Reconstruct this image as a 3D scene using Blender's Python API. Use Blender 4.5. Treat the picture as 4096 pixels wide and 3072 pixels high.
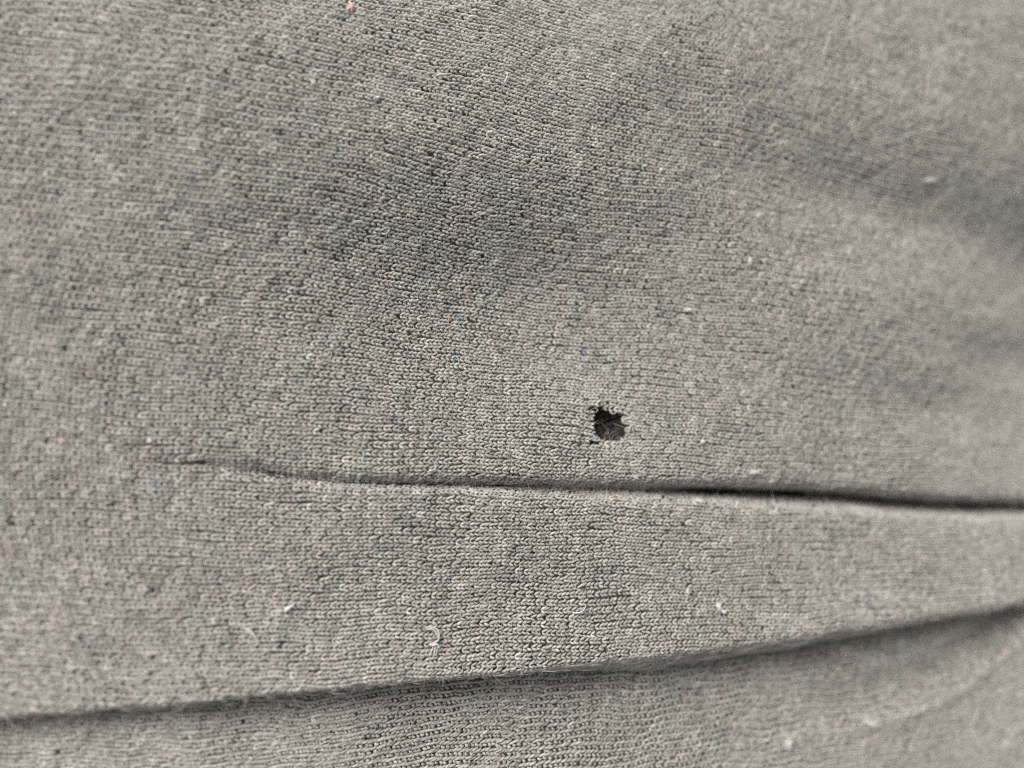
import bpy, math, random
import numpy as np

# ------------------------------------------------------------------ basics
for o in list(bpy.data.objects):
    bpy.data.objects.remove(o, do_unlink=True)
SC = bpy.context.scene
COL = SC.collection
MM = 0.001
rng = np.random.default_rng(11)
random.seed(11)

# ------------------------------------------------------------------ camera
DIST = 71.0                     # mm from lens to the cloth, along the optical axis
TILT = math.radians(17.7)       # the right side of the cloth lies farther away
HT = 0.6745                     # tangent of half the horizontal field of view
cam_d = bpy.data.cameras.new("camera")
cam_d.sensor_width = 6.4
cam_d.lens = 3.2 / HT
cam_d.clip_start = 0.004
cam_d.clip_end = 20.0
cam_d.dof.use_dof = True
cam_d.dof.focus_distance = 71.6 * MM
cam_d.dof.aperture_fstop = 1.7
cam = bpy.data.objects.new("camera", cam_d)
cam.location = (-DIST * math.sin(TILT) * MM, 0, DIST * math.cos(TILT) * MM)
cam.rotation_euler = (0, -TILT, 0)
COL.objects.link(cam)
SC.camera = cam

# ------------------------------------------------------------------ light
world = bpy.data.worlds.new("World")
SC.world = world
world.use_nodes = True
bg = world.node_tree.nodes["Background"]
bg.inputs[0].default_value = (0.93, 0.97, 1.0, 1)
bg.inputs[1].default_value = 0.42


def area(name, loc, target, sx, sy, power, col):
    d = bpy.data.lights.new(name, 'AREA')
    d.shape = 'RECTANGLE'
    d.size, d.size_y, d.energy, d.color = sx, sy, power, col
    o = bpy.data.objects.new(name, d)
    o.location = loc
    v = np.array(target) - np.array(loc)
    import mathutils
    o.rotation_euler = mathutils.Vector(v).to_track_quat('-Z', 'Y').to_euler()
    COL.objects.link(o)
    return o


area("window_light", (-0.80, 0.88, 0.64), (0, 0, 0), 0.75, 0.75, 39.0, (1.0, 0.97, 0.92))
area("added_right_fill", (0.95, 0.88, 0.66), (0, 0, 0), 0.75, 0.75, 4.5, (1.0, 0.97, 0.94))  # added fill lamp without a known source, brightens the right side

SC.view_settings.view_transform = 'Standard'
SC.view_settings.look = 'None'
SC.view_settings.exposure = 0.0
SC.view_settings.gamma = 1.0
SC.render.engine = 'CYCLES'
SC.cycles.use_denoising = False
SC.cycles.max_bounces = 6
SC.cycles.diffuse_bounces = 4
SC.cycles.filter_width = 1.3
try:
    SC.cycles_curves.shape = 'RIBBONS'
except Exception:
    pass


# ------------------------------------------------------------------ measuring helpers
def at(px, py):
    """a photograph pixel -> point of the flat cloth plane (mm)"""
    tx = (np.asarray(px, float) - 2048) / 2048 * HT
    ty = (1536 - np.asarray(py, float)) / 2048 * HT
    c, s_ = math.cos(TILT), math.sin(TILT)
    z = 0.0 * tx
    for _ in range(12):
        X = (tx * (DIST - z * c) - z * s_) / (c - tx * s_)
        Y = ty * (DIST + X * s_ - z * c)
        z = 0.5 * z + 0.5 * broad(X, Y)
    return X, Y


def broad(X, Y):
    """the cloth as a whole: it falls away to the near left and to the far right"""
    z = -0.0045 * np.maximum(-X - 14, 0) ** 2
    z = z - 0.0026 * np.maximum(X - 18, 0) ** 2 * np.exp(-((Y - 5.0) / 26) ** 2)
    z = z - 4.7 * np.exp(-((X - 5.0) / 23) ** 2 - ((Y - 7.5) / 11.0) ** 2)
    z = z - 0.0060 * np.maximum(Y - 17, 0) ** 2
    return z


def frame_xy(X, Y, Z=0.0):
    dep = DIST + X * math.sin(TILT) - Z * math.cos(TILT)
    return (X * math.cos(TILT) + Z * math.sin(TILT)) / dep / HT, Y / dep / (HT * 0.75)


def line(pts):
    a = np.array(pts, float)
    x, y = at(a[:, 0], a[:, 1])
    return x, y


def lut(xs_px, vals, ypx=2200):
    x, _ = at(np.array(xs_px, float), np.full(len(xs_px), ypx, float))
    return lambda X: np.interp(X, x, vals)


def smooth(t):
    t = np.clip(t, 0, 1)
    return t * t * (3 - 2 * t)


class Wav:
    """smooth random field from a few sine waves"""
    def __init__(self, seed, n, lmin, lmax):
        r = np.random.default_rng(seed)
        a = r.uniform(0, 2 * np.pi, n)
        k = 2 * np.pi / np.exp(r.uniform(np.log(lmin), np.log(lmax), n))
        self.kx, self.ky, self.ph = k * np.cos(a), k * np.sin(a), r.uniform(0, 6.28, n)
        self.n = n

    def __call__(self, X, Y):
        s = 0
        for kx, ky, p in zip(self.kx, self.ky, self.ph):
            s = s + np.sin(kx * X + ky * Y + p)
        return s / math.sqrt(self.n / 2)


# ------------------------------------------------------------------ the cloth's relief
G1 = line([(-900, 1760), (300, 1830), (833, 1868), (972, 1888), (1209, 1918), (1348, 1932), (1741, 1943), (2042, 1953),
           (2326, 1964), (2511, 1969), (2650, 1973), (2835, 1978), (3066, 1987), (3211, 1992), (3442, 2004),
           (3674, 2026), (3859, 2040), (4067, 2044), (5200, 2040)])
G1A = lut([500, 800, 1100, 1400, 1700, 2042, 2300, 2600, 2850, 3100, 3500, 3800, 4300],
          [0, .5, .85, .95, 1.15, 1.7, 1.6, 2.0, 3.2, 4.6, 4.8, 4.4, 4.4])
G1U = lut([800, 1700, 2300, 3100, 4100], [.85, .7, .85, .85, 1.0])
G1L = lut([800, 1400, 1700, 2042, 2350, 2600, 3100, 4100], [.55, .45, .42, .42, .75, .75, .75, .85])
G2 = line([(-900, 2930), (0, 2855), (185, 2836), (463, 2815), (741, 2793), (1024, 2770), (1302, 2750), (1580, 2728),
           (1811, 2707), (2048, 2687), (2187, 2664), (2511, 2628), (2789, 2591), (3072, 2549), (3211, 2530),
           (3350, 2508), (3581, 2478), (3813, 2450), (4096, 2412), (5200, 2260)])
G2A = lut([-400, 0, 700, 1400, 2200, 2800, 3400, 3800, 4300], [1.2, 1.7, 2.1, 2.5, 3.1, 4.0, 4.8, 4.0, 3.0], 2700)
G2W = lut([0, 700, 1500, 2200, 2600, 3100, 3500, 3800, 4100], [1.1, 1.0, 1.1, 1.6, 3.0, 3.1, 3.0, 2.0, 1.2], 2650)
G2R = lut([0, 1500, 2300, 3000, 4000], [3.0, 4.0, 6, 7.0, 6.5], 2700)
C3 = line([(2500, 3180), (3100, 3060), (3674, 2905), (3813, 2850), (3951, 2767), (4096, 2640), (4500, 2330)])
wav_big = Wav(3, 9, 22, 60)
wav_mid = Wav(5, 12, 7, 16)
wav_small = Wav(8, 14, 2.2, 5)


def bump(X, Y, px, py, rx, ry, rot=0.0):
    cx, cy = at(px, py)
    c, s = math.cos(rot), math.sin(rot)
    dx, dy = X - cx, Y - cy
    u, v = c * dx + s * dy, -s * dx + c * dy
    return np.exp(-(u / rx) ** 2 - (v / ry) ** 2)


def H(X, Y, furrow=1.0):
    X = np.asarray(X, float)
    Y = np.asarray(Y, float)
    z = 0.25 * wav_big(X, Y) + 0.10 * wav_mid(X, Y) + 0.03 * wav_small(X, Y)
    # upper furrow
    d = Y - np.interp(X, *G1)
    a = G1A(X) * furrow
    w = np.where(d > 0, G1U(X), G1L(X))
    z = z - a * np.exp(-(np.abs(d) / w) ** 1.8) - 0.10 * a * np.exp(-(np.abs(d) / (2.6 * w)) ** 1.6)
    # lower fold: a lip, a steep face, a valley
    d = Y - np.interp(X, *G2)
    a, w, r = G2A(X), G2W(X), G2R(X)
    t = np.clip(-d / w, 0, 1)
    soft = smooth((X + 2) / 22)
    face = -a * ((1 - soft) * smooth((-d + 0.45) / (w + 0.45)) + soft * (0.42 * smooth((-d + 0.9) / (w + 0.9)) + 0.58 * t ** 2.4))
    rec = np.where(d < -w, 1 - np.exp(-(np.abs(d + w) / r) ** (2 - 0.8 * soft)), 0)
    z = z + face * (1 - 0.22 * rec)
    z = z + 0.55 * np.exp(-(np.maximum(d, 0) / 3.6) ** 2) * (d > 0) + 0.55 * (d <= 0) * np.exp(-(d / 0.8) ** 2)
    # small crest low on the right
    d = Y - np.interp(X, *C3)
    g = smooth((X - 30) / 22)
    z = z + g * (0.8 * np.exp(-(np.abs(d) / 1.1) ** 1.4) - 1.5 * np.exp(-((d - 3.2) / 2.2) ** 2))
    # soft hills and hollows of the worn cloth
    z = z - 2.3 * bump(X, Y, 3700, 840, 36, 6.0, -0.12)
    z = z - 0.7 * bump(X, Y, 4050, 1440, 16, 3.5, -0.08)
    z = z - 0.9 * bump(X, Y, 3700, 1640, 14, 4, -0.05)
    z = z + 1.0 * bump(X, Y, 3300, 1250, 22, 6, -0.05)
    z = z + 0.8 * bump(X, Y, 600, 300, 18, 8, -0.3)
    # it falls away to the right and to the near left
    z = z + broad(X, Y)
    # edge of the hole dips and curls a little
    hx, hy = at(2445, 1700)
    rr = np.hypot(X - hx, Y - hy)
    z = z - 0.30 * np.exp(-(rr / 2.0) ** 2)
    return z


# ------------------------------------------------------------------ the hole
HOLE = np.array([(2388, 1634), (2412, 1637), (2435, 1648), (2454, 1650), (2477, 1660), (2499, 1667), (2493, 1683),
                 (2498, 1699), (2520, 1702), (2512, 1719), (2513, 1740), (2484, 1752), (2456, 1757), (2430, 1760),
                 (2410, 1764), (2390, 1745), (2381, 1723), (2376, 1688), (2381, 1665)], float)
HX, HY = at(HOLE[:, 0], HOLE[:, 1])
HOLE_MM = np.stack([HX, HY], 1)
HC = HOLE_MM.mean(0)
SLITS = []
for pts in ([(2350, 1757), (2372, 1766), (2395, 1769), (2424, 1764), (2416, 1776), (2388, 1780), (2362, 1772)],
            [(2350, 1632), (2378, 1630), (2392, 1640), (2372, 1643)]):
    a_ = np.array(pts, float)
    SLITS.append(np.stack(at(a_[:, 0], a_[:, 1]), 1))


def inside(x, y, poly, grow=1.0):
    c = poly.mean(0)
    P = c + (poly - c) * grow
    res = np.zeros(np.shape(x), bool)
    j = len(P) - 1
    for i in range(len(P)):
        xi, yi = P[i]
        xj, yj = P[j]
        cond = ((yi > y) != (yj > y)) & (x < (xj - xi) * (y - yi) / (yj - yi + 1e-12) + xi)
        res ^= cond
        j = i
    return res


# ------------------------------------------------------------------ materials
def nodes(name):
    m = bpy.data.materials.new(name)
    m.use_nodes = True
    nt = m.node_tree
    return m, nt, nt.nodes["Principled BSDF"]


def yarn_material(name, mult, sheen=0.25):
    m, nt, p = nodes(name)
    at_ = nt.nodes.new("ShaderNodeAttribute")
    at_.attribute_name = "tint"
    co = nt.nodes.new("ShaderNodeTexCoord")
    nz = nt.nodes.new("ShaderNodeTexNoise")
    nz.inputs["Scale"].default_value = 5200
    nz.inputs["Detail"].default_value = 3
    nt.links.new(co.outputs["Object"], nz.inputs["Vector"])
    mr = nt.nodes.new("ShaderNodeMapRange")
    mr.inputs[1].default_value, mr.inputs[2].default_value = 0.25, 0.75
    mr.inputs[3].default_value, mr.inputs[4].default_value = 0.72 * mult, 1.28 * mult
    nt.links.new(nz.outputs[0], mr.inputs[0])
    mx = nt.nodes.new("ShaderNodeVectorMath")
    mx.operation = 'SCALE'
    nt.links.new(at_.outputs["Color"], mx.inputs[0])
    nt.links.new(mr.outputs[0], mx.inputs["Scale"])
    nt.links.new(mx.outputs[0], p.inputs["Base Color"])
    p.inputs["Roughness"].default_value = 0.92
    p.inputs["Specular IOR Level"].default_value = 0.15
    p.inputs["Sheen Weight"].default_value = sheen
    p.inputs["Sheen Roughness"].default_value = 0.6
    return m


def plain(name, col, rough=0.9, sheen=0.2, noise=0.25, scale=2500):
    m, nt, p = nodes(name)
    co = nt.nodes.new("ShaderNodeTexCoord")
    nz = nt.nodes.new("ShaderNodeTexNoise")
    nz.inputs["Scale"].default_value = scale
    nt.links.new(co.outputs["Object"], nz.inputs["Vector"])
    mr = nt.nodes.new("ShaderNodeMapRange")
    mr.inputs[1].default_value, mr.inputs[2].default_value = 0.3, 0.7
    mr.inputs[3].default_value, mr.inputs[4].default_value = 1 - noise, 1 + noise
    nt.links.new(nz.outputs[0], mr.inputs[0])
    mx = nt.nodes.new("ShaderNodeVectorMath")
    mx.operation = 'SCALE'
    mx.inputs[0].default_value = col
    nt.links.new(mr.outputs[0], mx.inputs["Scale"])
    nt.links.new(mx.outputs[0], p.inputs["Base Color"])
    p.inputs["Roughness"].default_value = rough
    p.inputs["Specular IOR Level"].default_value = 0.15
    p.inputs["Sheen Weight"].default_value = sheen
    return m


M_YARN = yarn_material("heather_yarn", 1.0)
M_BACK_SHADE = plain("loop_back_shade", (0.15, 0.143, 0.13), noise=0.35)  # darker than the yarn: shade of the stitch gaps put into the colour
M_DARK = yarn_material("charcoal_yarn", 1.0, 0.15)
M_DARKB = plain("charcoal_back", (0.018, 0.017, 0.016))
M_FUZZ = plain("fuzz_fibre", (0.50, 0.48, 0.44), sheen=0.0, noise=0.15)
M_WHITE = plain("white_lint", (0.66, 0.67, 0.70), sheen=0.1, noise=0.1)
M_PALE = plain("pale_lint", (0.54, 0.525, 0.51), sheen=0.1, noise=0.15)
M_PINK = plain("pink_lint", (0.60, 0.40, 0.38), sheen=0.1, noise=0.15)
M_RED = plain("red_lint", (0.56, 0.36, 0.335), sheen=0.1, noise=0.15)
M_BLUE = plain("blue_lint", (0.45, 0.60, 0.72), sheen=0.1, noise=0.15)
M_TEAL = plain("teal_lint", (0.36, 0.58, 0.52), sheen=0.1, noise=0.15)
M_NAVY = plain("navy_lint", (0.05, 0.05, 0.14), sheen=0.1, noise=0.15)
M_ORANGE = plain("orange_fibre", (0.55, 0.30, 0.14), sheen=0.1, noise=0.15)


# ------------------------------------------------------------------ mesh helpers
def mesh_obj(name, V, F, mat, parent=None, tint=None, smooth_=True):
    """V (n,3) in mm, F (m,k) indices"""
    me = bpy.data.meshes.new(name)
    V = np.ascontiguousarray(V * MM, np.float32)
    F = np.ascontiguousarray(F, np.int32)
    k = F.shape[1]
    me.vertices.add(len(V))
    me.vertices.foreach_set("co", V.ravel())
    me.loops.add(F.size)
    me.loops.foreach_set("vertex_index", F.ravel())
    me.polygons.add(len(F))
    me.polygons.foreach_set("loop_start", np.arange(0, F.size, k, dtype=np.int32))
    if smooth_:
        me.polygons.foreach_set("use_smooth", np.ones(len(F), bool))
    if tint is not None:
        at_ = me.attributes.new("tint", 'FLOAT_COLOR', 'POINT')
        c = np.ones((len(V), 4), np.float32)
        c[:, :3] = tint
        at_.data.foreach_set("color", c.ravel())
    me.update(calc_edges=True)
    me.materials.append(mat)
    o = bpy.data.objects.new(name, me)
    COL.objects.link(o)
    if parent is not None:
        o.parent = parent
    return o


def empty(name, label, cat, loc=(0, 0, 0), group=None):
    o = bpy.data.objects.new(name, None)
    o.empty_display_size = 0.002
    o.location = loc
    o["label"], o["category"] = label, cat
    if group:
        o["group"] = group
    COL.objects.link(o)
    return o


def tubes(C, R, sides):
    """C (n,k,3) centre lines, R (n,k) radii, tangents from C; returns V, F (quads)"""
    n, k, _ = C.shape
    T = np.gradient(C, axis=1)
    T /= np.linalg.norm(T, axis=2, keepdims=True) + 1e-12
    up = np.broadcast_to(np.array([0.12, 0.07, 1.0]), T.shape)
    B = np.cross(T, up)
    B /= np.linalg.norm(B, axis=2, keepdims=True) + 1e-12
    N = np.cross(B, T)
    ang = np.arange(sides) / sides * 2 * np.pi
    V = (C[:, :, None, :] + R[:, :, None, None] *
         (np.cos(ang)[None, None, :, None] * B[:, :, None, :] + np.sin(ang)[None, None, :, None] * N[:, :, None, :]))
    V = V.reshape(n * k * sides, 3)
    s = np.arange(sides)
    s2 = (s + 1) % sides
    base = (np.arange(k - 1) * sides)[:, None]
    f = np.stack([base + s, base + s2, base + sides + s2, base + sides + s], -1).reshape(-1, 4)
    F = (np.arange(n) * k * sides)[:, None, None] + f[None]
    return V, F.reshape(-1, 4)


# ------------------------------------------------------------------ knitted cloth
WALE = 0.715      # mm between rows of stitches
COURSE = 0.445    # mm between stitches along a row
ROT = math.radians(4.4)
EU = np.array([math.cos(ROT), -math.sin(ROT)])
EV = np.array([math.sin(ROT), math.cos(ROT)])
wav_u = Wav(21, 10, 6, 20)
wav_v = Wav(22, 10, 7, 24)
wav_v2 = Wav(23, 12, 2.5, 6)


def lean(p, q):
    """sideways run of the courses: they bow, and lean the other way under the fold"""
    k = np.interp(p, [-50, -25, 0, 40, 75], [.025, .022, .016, .017, .017])
    u = 0.5 * k * (q + 5.5) ** 2 * np.sign(1.0)
    u = np.where(q < -5.5, u * np.interp(p, [-48, -25, -8, 8, 30, 70], [1.25, .9, .4, .55, 1.4, 1.5]), u)
    fold = np.interp(p, G2[0], G2[1]) + p * math.sin(ROT)
    below = np.minimum(q - fold, 0)
    return u + below * np.interp(p, [-40, 0, 30, 70], [.9, 1.0, 1.0, .9])


def stitch_grid():
    ni0, ni1 = -150, 260
    I = np.arange(ni0, ni1)
    P = I * COURSE
    qs = np.linspace(-66, 66, 2641)
    dq = qs[1] - qs[0]
    J = np.arange(-96, 97)
    # plane point of (p, q)
    def pos(p, q):
        u = p + lean(p, q) + 0.10 * wav_u(p, q)
        v = q + 0.08 * wav_v(p, q) + 0.03 * wav_v2(p, q)
        return u * EU[0] + v * EV[0], u * EU[1] + v * EV[1]
    Pg, Qg = np.meshgrid(P, qs, indexing='ij')
    Xg, Yg = pos(Pg, Qg)
    i0 = np.searchsorted(qs, -2.0)
    i1 = np.searchsorted(qs, -17.0)

    def arc(Zg):
        seg = np.sqrt(dq ** 2 + np.diff(Zg, axis=1) ** 2)
        L = np.concatenate([np.zeros((len(P), 1)), np.cumsum(seg, axis=1)], 1)
        return L - L[:, i0:i0 + 1]
    Lf, Lo = arc(H(Xg, Yg)), arc(H(Xg, Yg, 0.0))
    extra = (Lo - Lf)[:, i1]
    dg = Yg - np.interp(Xg, *G1)
    qb = np.array([np.interp(0.0, dg[a], qs) for a in range(len(P))])
    tgt = J * WALE
    n = len(J)
    Q = np.full((len(P), 2 * n), np.nan)
    for a in range(len(P)):
        up = np.interp(tgt, Lf[a], qs, left=np.nan, right=np.nan)
        lo = np.interp(tgt, Lf[a] + extra[a], qs, left=np.nan, right=np.nan)
        Q[a, :n] = np.where(up >= qb[a], up, np.nan)
        Q[a, n:] = np.where(lo < qb[a], lo, np.nan)
    return I, J, P, Q, pos


I_, J_, P_, Q_, pos_ = stitch_grid()
ni, nj = Q_.shape
PP = np.broadcast_to(P_[:, None], Q_.shape).copy()
jit_u = rng.normal(0, .09, Q_.shape) * COURSE
jit_v = rng.normal(0, .045, Q_.shape) * WALE
QQ = Q_ + jit_v
PP = PP + jit_u


def surf(p, q):
    x, y = pos_(p, q)
    # cloth round the hole is pulled back from it
    dx, dy = x - HC[0], y - HC[1]
    r = np.hypot(dx, dy) + 1e-6
    push = 0.42 * np.exp(-((r - 1.2) / 1.1) ** 2)
    x = x + dx / r * push
    y = y + dy / r * push
    return np.stack([x, y, H(x, y)], -1)


S0 = surf(PP, QQ)
Sp = surf(PP + .2, QQ) - surf(PP - .2, QQ)
Sq = surf(PP, QQ + .12) - surf(PP, QQ - .12)
Tu = Sp / (np.linalg.norm(Sp, axis=2, keepdims=True) + 1e-12)
Sperp = Sq - (Sq * Tu).sum(2, keepdims=True) * Tu
Tv0 = Sq / (np.linalg.norm(Sperp, axis=2, keepdims=True) + 1e-12)
Nn = np.cross(Tu, Tv0)
Nn /= np.linalg.norm(Nn, axis=2, keepdims=True) + 1e-12

fx, fy = frame_xy(S0[..., 0], S0[..., 1], S0[..., 2])
keep = np.isfinite(Q_) & (np.abs(fx) < 1.15) & (np.abs(fy) < 1.17) & (S0[..., 0] > -60)
keep &= np.isfinite(S0).all(2)

# heather colour: every course is one yarn that runs up and down the picture
yarn_l = 1.0 + 0.05 * Wav(40, 16, .9, 4)(PP, QQ * .6) + rng.normal(0, .14, Q_.shape)
hue = rng.normal(0, 1, Q_.shape) * 0.30 + 0.22 * Wav(41, 16, .8, 5)(PP, QQ * .7)
BASE = np.array([0.333, 0.314, 0.286])
warm = np.array([0.085, -0.015, -0.035])
tintS = BASE * yarn_l[..., None].clip(.55, 1.6) * (1 + hue[..., None] * warm / BASE * 0.30)
special = rng.random(Q_.shape)
tintS[special < .0] = np.array([.40, .29, .20])
tintS[(special > .006) & (special < .0065)] = np.array([.20, .20, .26])
tintS[(special > .010) & (special < .017)] = np.array([.48, .465, .43])

TS = np.array([0, .22, .5, .78, 1.0])       # along a leg
K = len(TS)
SIDES = 5


def leg_lines(sel, sgn):
    """centre lines of one leg of the chosen stitches (sgn +1 upper, -1 lower)"""
    n = sel.sum()
    o, tu, tv, nn = S0[sel], Tu[sel], Tv0[sel], Nn[sel]
    r = rng.normal(0, 1, (n, 6))
    hs = 0.58
    u0, u1 = -hs + .07 * r[:, 0], hs + .07 * r[:, 1]
    if sgn > 0:
        v0, v1 = -0.01 + .03 * r[:, 2], 0.435 + .04 * r[:, 3]
    else:
        v0, v1 = -0.07 + .03 * r[:, 2], -0.41 + .04 * r[:, 3]
    tt = TS[None, :]
    u = (u0[:, None] + (u1 - u0)[:, None] * tt) * COURSE
    bow = np.sin(np.pi * tt) * 0.05
    v = (v0[:, None] + (v1 - v0)[:, None] * (tt + .10 * np.sin(2 * np.pi * tt)) + sgn * bow) * WALE
    lift = (0.075 + .03 * r[:, 4])[:, None]
    u = u + 0.22 * v
    z = -0.16 + (lift + 0.16) * np.sin(np.pi * (0.06 + 0.88 * tt ** 0.9)) ** 0.75
    z = z - 0.05 * tt - 0.07 * (v / (0.42 * WALE)) ** 2
    C = o[:, None] + u[..., None] * tu[:, None] + v[..., None] * tv[:, None] + z[..., None] * nn[:, None]
    rad = (0.117 * (1 + .13 * r[:, 5]))[:, None] * np.array([.52, .98, 1.08, .98, .52])[None]
    return C, rad


shirt = empty("knitted_shirt", "worn grey olive knitted jersey shirt with a small hole and two creases", "shirt")

mid_u = S0[..., :2]
hole_hit = inside(mid_u[..., 0], mid_u[..., 1], HOLE_MM, 1.04)
# thinned, broken stitches along the rim
rim = inside(mid_u[..., 0], mid_u[..., 1], HOLE_MM, 1.30) & ~hole_hit
keep &= ~hole_hit

drop = rng.random(Q_.shape)
for j in range(nj):
    selj = np.zeros(Q_.shape, bool)
    selj[:, j] = keep[:, j]
    if selj.sum() < 12:
        continue
    Cs, Rs, Ts = [], [], []
    for sgn in (1, -1):
        sel = selj & ~((drop > .998) & (sgn < 0)) & ~((drop < .001) & (sgn > 0))
        C, R = leg_lines(sel, sgn)
        # cut what would hang into the hole
        midc = C[:, 2]
        ok = ~inside(midc[:, 0], midc[:, 1], HOLE_MM, 1.0)
        for sl in SLITS:
            ok &= ~inside(midc[:, 0], midc[:, 1], sl, 1.15)
        Cs.append(C[ok]); Rs.append(R[ok])
        t = tintS[sel][ok] * (1 + rng.normal(0, .05, (ok.sum(), 1)))
        Ts.append(t)
    C, R, T = np.concatenate(Cs), np.concatenate(Rs), np.concatenate(Ts)
    V, F = tubes(C, R, SIDES)
    mesh_obj("stitch_row", V, F, M_YARN, shirt, np.repeat(T, K * SIDES, axis=0))

# ------------------------------------------------------------------ back of the loops (behind the rows)
def sheet(step_x, step_y, off, x0, x1, y0, y1, cut=None):
    xs = np.arange(x0, x1, step_x)
    ys = np.arange(y0, y1, step_y)
    X, Y = np.meshgrid(xs, ys, indexing='ij')
    Z = H(X, Y)
    e = .05
    gx = (H(X + e, Y) - H(X - e, Y)) / (2 * e)
    gy = (H(X, Y + e) - H(X, Y - e)) / (2 * e)
    N = np.stack([-gx, -gy, np.ones_like(gx)], -1)
    N /= np.linalg.norm(N, axis=2, keepdims=True)
    V = np.stack([X, Y, Z], -1) + N * off
    a, b = X.shape
    idx = np.arange(a * b).reshape(a, b)
    F = np.stack([idx[:-1, :-1], idx[1:, :-1], idx[1:, 1:], idx[:-1, 1:]], -1).reshape(-1, 4)
    cx = V.reshape(-1, 3)[F].mean(1)
    ok = np.ones(len(F), bool)
    fx_, fy_ = frame_xy(cx[:, 0], cx[:, 1], cx[:, 2])
    ok &= (np.abs(fx_) < 1.22) & (np.abs(fy_) < 1.22)
    if cut is not None:
        ok &= ~cut(cx[:, 0], cx[:, 1])
    return V.reshape(-1, 3), F[ok]


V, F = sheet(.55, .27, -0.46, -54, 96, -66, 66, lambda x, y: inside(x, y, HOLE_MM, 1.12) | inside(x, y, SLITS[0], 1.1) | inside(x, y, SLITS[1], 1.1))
mesh_obj("inner_loops", V, F, M_BACK_SHADE, shirt)

# ------------------------------------------------------------------ dark layer under the hole
under = empty("dark_undershirt", "charcoal knitted fabric seen through the hole in the shirt", "undershirt",
              group=None)
V, F = sheet(1.2, 1.0, -1.75, HC[0] - 26, HC[0] + 26, HC[1] - 22, HC[1] + 16)
V[:, 2] = np.minimum(V[:, 2], -0.9)
mesh_obj("inner_loops", V, F, M_DARKB, under)
sel0 = (np.hypot(S0[..., 0] - HC[0], S0[..., 1] - HC[1]) < 5.0)
for j in range(nj):
    selj = np.zeros(Q_.shape, bool)
    selj[:, j] = sel0[:, j]
    if selj.sum() < 3:
        continue
    Cs, Rs = [], []
    for sgn in (1, -1):
        C, R = leg_lines(selj, sgn)
        Cs.append(C); Rs.append(R)
    C, R = np.concatenate(Cs), np.concatenate(Rs)
    c0 = np.array([HC[0], HC[1], 0])
    a = math.radians(24)
    rot = np.array([[math.cos(a), -math.sin(a), 0], [math.sin(a), math.cos(a), 0], [0, 0, 1]])
    C = (C - c0) * np.array([.62, .62, 1.0]) @ rot.T + c0
    C[..., 2] += -1.42
    t = np.array([.040, .034, .031]) * np.exp(rng.normal(0, .65, (len(C), 1)))
    V, F = tubes(C, R * 0.68, SIDES)
    mesh_obj("stitch_row", V, F, M_DARK, under, np.repeat(t, K * SIDES, axis=0))


# ------------------------------------------------------------------ broken yarn round the hole
def strand(pts_px, heights, rad, n=14, wob=0.0):
    """a smooth strand through photograph pixels, at heights (mm) above the cloth"""
    a = np.array(pts_px, float)
    x, y = at(a[:, 0], a[:, 1])
    z = H(x, y) + np.array(heights, float)
    P = np.stack([x, y, z], 1)
    t = np.linspace(0, len(P) - 1, n)
    out = np.empty((n, 3))
    for m, tt in enumerate(t):                       # Catmull-Rom
        i = min(int(tt), len(P) - 2)
        f = tt - i
        p0, p1, p2, p3 = P[max(i - 1, 0)], P[i], P[i + 1], P[min(i + 2, len(P) - 1)]
        out[m] = .5 * (2 * p1 + (p2 - p0) * f + (2 * p0 - 5 * p1 + 4 * p2 - p3) * f ** 2 + (3 * p1 - p0 - 3 * p2 + p3) * f ** 3)
    if wob:
        out += rng.normal(0, wob, out.shape)
    r = rad * (0.55 + .45 * np.sin(np.pi * np.linspace(0.08, .92, n)))
    return out, r


def strands_obj(name, lst, mat, parent=None, sides=6, tint=None):
    Vs, Fs, off = [], [], 0
    for c, r in lst:
        V, F = tubes(c[None], r[None], sides)
        Vs.append(V); Fs.append(F + off); off += len(V)
    V = np.concatenate(Vs)
    o = mesh_obj(name, V, np.concatenate(Fs), mat, parent,
                 None if tint is None else np.broadcast_to(np.array(tint), (len(V), 3)))
    return o


YT = (.30, .283, .26)
broken = [
    ([(2366, 1758), (2374, 1750), (2388, 1749), (2400, 1755), (2398, 1762), (2384, 1763), (2370, 1760)], [-.05, .12, .16, .1, .05, .1, -.05], .085),
    ([(2540, 1676), (2515, 1676), (2498, 1678), (2492, 1685), (2498, 1693), (2516, 1697), (2540, 1699)], [-.1, .05, .1, .12, .1, .05, -.1], .12),
    ([(2556, 1706), (2540, 1700), (2526, 1702), (2520, 1714), (2519, 1728), (2528, 1738)], [-.05, .12, .18, .18, .12, -.05], .10),
    ([(2534, 1706), (2532, 1722), (2540, 1732), (2552, 1736)], [.15, .22, .15, 0], .075),
    ([(2442, 1640), (2448, 1652), (2458, 1656), (2468, 1650)], [0, .06, .06, 0], .075),
    ([(2378, 1632), (2390, 1640), (2384, 1650)], [.05, .12, .0], .05),
]
for pts, hh, rad in broken:
    strands_obj("broken_yarn", [strand(pts, hh, rad, 20)], M_YARN, shirt, 6, np.array(YT) * rng.uniform(.85, 1.15))

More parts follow.
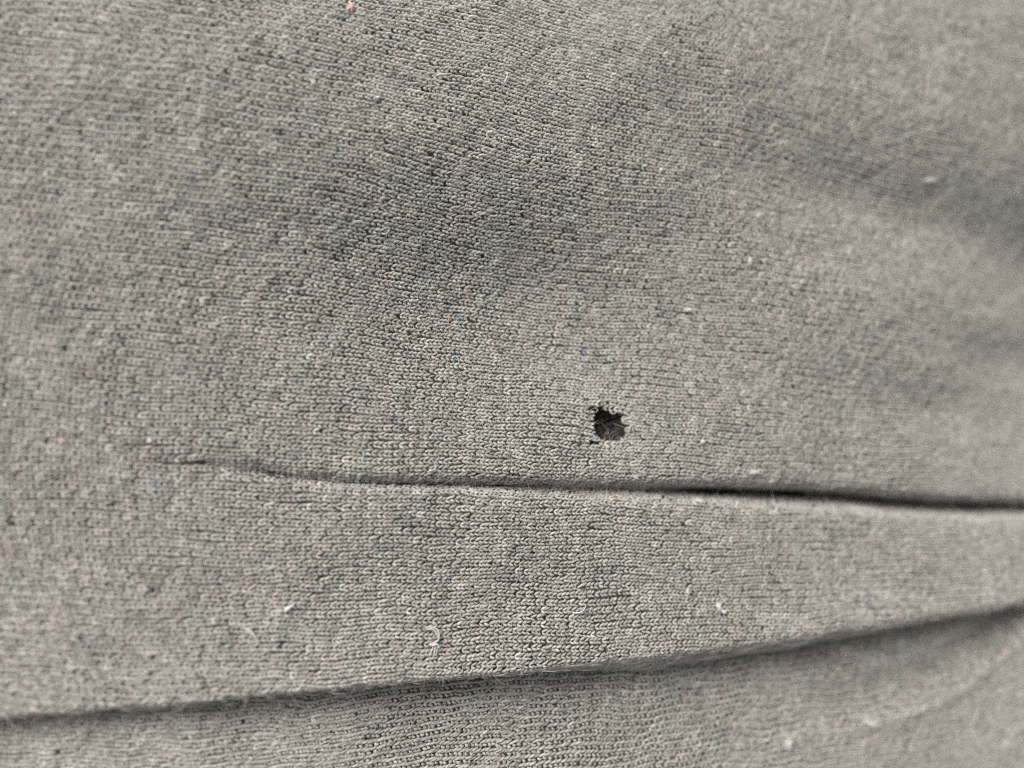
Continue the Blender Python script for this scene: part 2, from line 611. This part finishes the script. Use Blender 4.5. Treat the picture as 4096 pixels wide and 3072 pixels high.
# ------------------------------------------------------------------ fuzz
def fuzz(count):
    pj = np.argwhere(keep & (np.hypot(S0[..., 0] - HC[0], S0[..., 1] - HC[1]) > 2.3))
    pick = pj[rng.integers(0, len(pj), count)]
    o = S0[pick[:, 0], pick[:, 1]]
    n = Nn[pick[:, 0], pick[:, 1]]
    tu = Tu[pick[:, 0], pick[:, 1]]
    tv = Tv0[pick[:, 0], pick[:, 1]]
    npt = 6
    a = rng.uniform(0, 2 * np.pi, count)
    # more of them stand across the rows, as brushed by wear
    a = np.where(rng.random(count) < .45, np.pi / 2 + rng.normal(0, .5, count), a)
    ln = np.exp(rng.normal(math.log(1.0), .45, count)).clip(.3, 3.2)
    rise = rng.uniform(.04, .34, count)
    curl = rng.normal(0, 1.1, count)
    pts = np.empty((count, npt, 3))
    off = (rng.uniform(-.5, .5, (count, 1)) * COURSE * tu + rng.uniform(-.5, .5, (count, 1)) * WALE * tv)
    cur = o + off + n * 0.05
    st = ln / (npt - 1)
    for k in range(npt):
        pts[:, k] = cur
        f = k / (npt - 1)
        ang = a + curl * f
        d = np.cos(ang)[:, None] * tu + np.sin(ang)[:, None] * tv
        up = rise * (1.25 - 1.9 * f) + .06
        cur = cur + st[:, None] * (d + up[:, None] * n)
    hc = bpy.data.hair_curves.new("surface_fuzz")
    hc.add_curves([npt] * count)
    hc.attributes["position"].data.foreach_set("vector", np.ascontiguousarray(pts * MM, np.float32).ravel())
    ra = hc.attributes.get("radius") or hc.attributes.new("radius", 'FLOAT', 'POINT')
    rr = (np.array([.9, 1, 1, .9, .75, .4])[None] * np.where(rng.random((count, 1)) < .2, rng.uniform(.010, .018, (count, 1)), rng.uniform(.0045, .0085, (count, 1)))) * MM
    ra.data.foreach_set("value", np.ascontiguousarray(rr, np.float32).ravel())
    hc.materials.append(M_FUZZ)
    ob = bpy.data.objects.new("surface_fuzz", hc)
    ob["kind"] = "stuff"
    COL.objects.link(ob)
    ob.parent = shirt


fuzz(75000)


# ------------------------------------------------------------------ lint lying on the cloth
def lint(name, label, cat, mat, strands, group=None):
    lst = []
    for pts, hh, rad in strands:
        if np.isscalar(hh):
            hh = [hh] * len(pts)
        lst.append(strand(pts, hh, rad, 16))
    o = strands_obj(name, lst, mat)
    o["label"], o["category"] = label, cat
    if group:
        o["group"] = group
    return o


def tuft(cx, cy, r, n, rad, h=.3, ax=1.0, ay=1.0):
    out = []
    for _ in range(n):
        a = random.uniform(0, 6.28)
        b = a + random.uniform(.7, 2.2)
        k = random.uniform(.5, 1)
        m = random.uniform(-.4, .4)
        out.append(([(cx + ax * r * k * math.cos(a), cy + ay * r * k * math.sin(a)),
                     (cx + ax * r * m, cy + ay * r * m * random.uniform(-1, 1)),
                     (cx + ax * r * k * math.cos(b), cy + ay * r * k * math.sin(b))],
                    [h * random.uniform(.4, 1), h, h * random.uniform(.4, 1)], rad * random.uniform(.6, 1.1)))
    return out


lint("lint_wisp", "white hook-shaped lint wisp above the lower fold, beside a red speck", "lint", M_PALE,
     [([(1696, 2508), (1712, 2504), (1732, 2506), (1748, 2518), (1754, 2536), (1750, 2556), (1734, 2566), (1714, 2572)], .25, .085),
      ([(1700, 2514), (1724, 2512), (1742, 2526), (1748, 2546)], .28, .075),
      ([(1712, 2570), (1726, 2576), (1744, 2572), (1754, 2586)], .28, .095),
      ([(1730, 2578), (1724, 2596), (1714, 2618)], .25, .05),
      ([(1738, 2580), (1734, 2600), (1728, 2624)], .28, .05),
      ([(1746, 2582), (1744, 2600), (1738, 2616)], .25, .045)])
lint("lint_speck", "small red speck right of the hook-shaped white wisp", "lint", M_RED, tuft(1781, 2561, 11, 7, .045))
lint("lint_speck", "bright white winged speck below the left end of the crease", "lint", M_WHITE,
     tuft(1150, 2432, 14, 9, .07, .35) + [([(1150, 2430), (1164, 2424), (1176, 2412)], .35, .06),
                                           ([(1146, 2430), (1140, 2440), (1142, 2446)], .3, .05)])
lint("lint_fibre", "curved pale fibre close above the left end of the lower fold", "fibre", M_PALE,
     [([(974, 2508), (992, 2512), (1010, 2526), (1022, 2546), (1032, 2562)], .28, .07),
      ([(978, 2512), (996, 2522), (1008, 2540)], .25, .06)])
lint("lint_tuft", "pink fluff at the top edge of the cloth, left of the middle", "lint", M_PINK,
     tuft(1398, 32, 22, 12, .05, .35, 1, 1.1))
lint("lint_tuft", "pink fluff near the left edge, beside the stitches at mid height", "lint", M_PINK,
     tuft(248, 1760, 18, 9, .05, .3, 1.1, .8))
lint("loose_hair", "long looped white hair at the upper right of the cloth", "hair", M_PALE,
     [([(3490, 140), (3430, 126), (3370, 120), (3330, 126), (3306, 148), (3292, 190), (3290, 222), (3284, 252),
        (3294, 276), (3312, 290)], [.1, .4, .5, .55, .6, .6, .5, .5, .4, .1], .035)])
lint("lint_fibre", "short straight pale fibre right of the looped white hair", "fibre", M_PALE,
     [([(3548, 146), (3566, 140), (3588, 142)], .35, .06)])
lint("lint_tuft", "white forked lint tuft above the right half of the lower fold", "lint", M_PALE,
     [([(2884, 2384), (2890, 2396), (2898, 2404)], .35, .05), ([(2900, 2392), (2894, 2404), (2884, 2408)], .35, .045)]
     + tuft(2874, 2428, 16, 10, .06, .35, .8, 1.5) + tuft(2892, 2446, 13, 7, .06, .35))
lint("lint_wisp", "small white wisp left of the forked white tuft", "lint", M_PALE,
     tuft(2754, 2370, 12, 7, .05, .3, .7, 1.7))
lint("lint_tuft", "grey white tuft caught in the shade under the lower fold", "lint", M_PALE,
     tuft(1862, 2742, 16, 8, .05, .35, 1, 1.2))
lint("lint_fibre", "thin curved white fibre below the crease right of the middle", "fibre", M_WHITE,
     [([(2336, 2418), (2326, 2436), (2308, 2444), (2290, 2446), (2282, 2452)], .3, .045)])
lint("lint_speck", "tiny bluish white speck left of the crease's left end", "lint", M_WHITE, tuft(595, 1764, 9, 6, .06))
lint("lint_tuft", "soft white tuft on the upper left, nearer the left edge", "lint", M_PALE,
     tuft(1253, 344, 16, 9, .05, .35, 1, 1.2))
lint("lint_speck", "white oval speck on the upper cloth beside a dark gap in the stitches", "lint", M_WHITE,
     tuft(1505, 396, 12, 7, .055, .3, 1.4, .6))
lint("lint_fibre", "fine blue fibre left of the hole and a little above it", "fibre", M_BLUE,
     [([(1802, 1436), (1812, 1424), (1822, 1428), (1830, 1444), (1830, 1456)], .3, .03)])
lint("lint_fibre", "zigzag white fibre just above the crease, left of the hole", "fibre", M_WHITE,
     [([(1722, 1838), (1732, 1850), (1738, 1866), (1728, 1876), (1712, 1880), (1704, 1886)], .3, .035)])
lint("lint_fibre", "teal fibre standing across the stitches above the crease", "fibre", M_TEAL,
     [([(1444, 1800), (1450, 1816), (1446, 1830), (1444, 1844)], .3, .035)])
lint("lint_wisp", "flat white streak of lint in the upper middle of the cloth", "lint", M_PALE,
     [([(1408, 892), (1424, 888), (1448, 886)], .3, .06), ([(1412, 896), (1428, 893), (1446, 890)], .3, .045)])
lint("lint_wisp", "looped pale wisp in the middle of the cloth below the white streak", "lint", M_PALE,
     [([(1522, 934), (1540, 938), (1552, 928), (1556, 918)], .3, .06), ([(1520, 926), (1530, 918), (1546, 914)], .3, .05),
      ([(1526, 940), (1546, 934), (1554, 922)], .32, .05)])
lint("lint_tuft", "blurred white fluff far right in the shaded hollow of the upper cloth", "lint", M_PALE,
     tuft(3750, 713, 22, 12, .07, .4, 1.2, .6))
lint("lint_tuft", "upright white fluff right of the middle, above the level of the hole", "lint", M_PALE,
     tuft(2986, 1046, 15, 8, .055, .4, .5, 1.6))
lint("lint_tuft", "white fluff right of the middle, up and right of the hole", "lint", M_PALE,
     tuft(2740, 1242, 18, 9, .055, .4, 1.3, .7))
lint("lint_tuft", "round white fluff on the upper rim of the crease, below the hole", "lint", M_PALE,
     tuft(2548, 1914, 16, 9, .06, .3))
lint("lint_tuft", "pale streak of fluff above the darkest part of the crease", "lint", M_PALE,
     tuft(3020, 1888, 24, 10, .06, .4, 1.3, .7))
lint("lint_speck", "pale speck to the lower right of the hole", "lint", M_PALE, tuft(2808, 1766, 14, 7, .055, .4))
lint("lint_tuft", "pale fluff on the lower rim of the crease", "lint", M_PALE, tuft(2826, 2006, 22, 10, .055, .35, 1.4, .7))
lint("lint_fibre", "short upright white fibre near the top middle of the cloth", "fibre", M_WHITE,
     [([(2028, 296), (2024, 312), (2018, 332)], .3, .04), ([(2022, 318), (2018, 326), (2016, 336)], .32, .035)])
lint("lint_speck", "bluish white speck in the shaded upper right of the cloth", "lint", M_WHITE, tuft(2654, 674, 11, 6, .055, .3, .8, 1.1))
lint("lint_speck", "small white upright speck above the shaded middle of the cloth", "lint", M_WHITE, tuft(2375, 506, 8, 5, .05, .3, .6, 1.6))
lint("lint_tuft", "large soft white blur of fluff at the bottom right edge", "lint", M_PALE,
     tuft(3222, 3020, 34, 14, .05, .5, .8, 1.4))
lint("lint_wisp", "slanting pale fluff on the bottom right below the small crest", "lint", M_PALE,
     tuft(3560, 2935, 46, 12, .045, .35, 1.2, .9))
lint("lint_speck", "dark navy speck among the stitches in the middle of the cloth", "lint", M_NAVY, tuft(1602, 1281, 7, 6, .05, .15))
lint("lint_fibre", "fine orange fibre standing over the stitches in the middle of the cloth", "fibre", M_ORANGE,
     [([(1788, 1262), (1792, 1276), (1790, 1292), (1796, 1302)], .25, .03)])
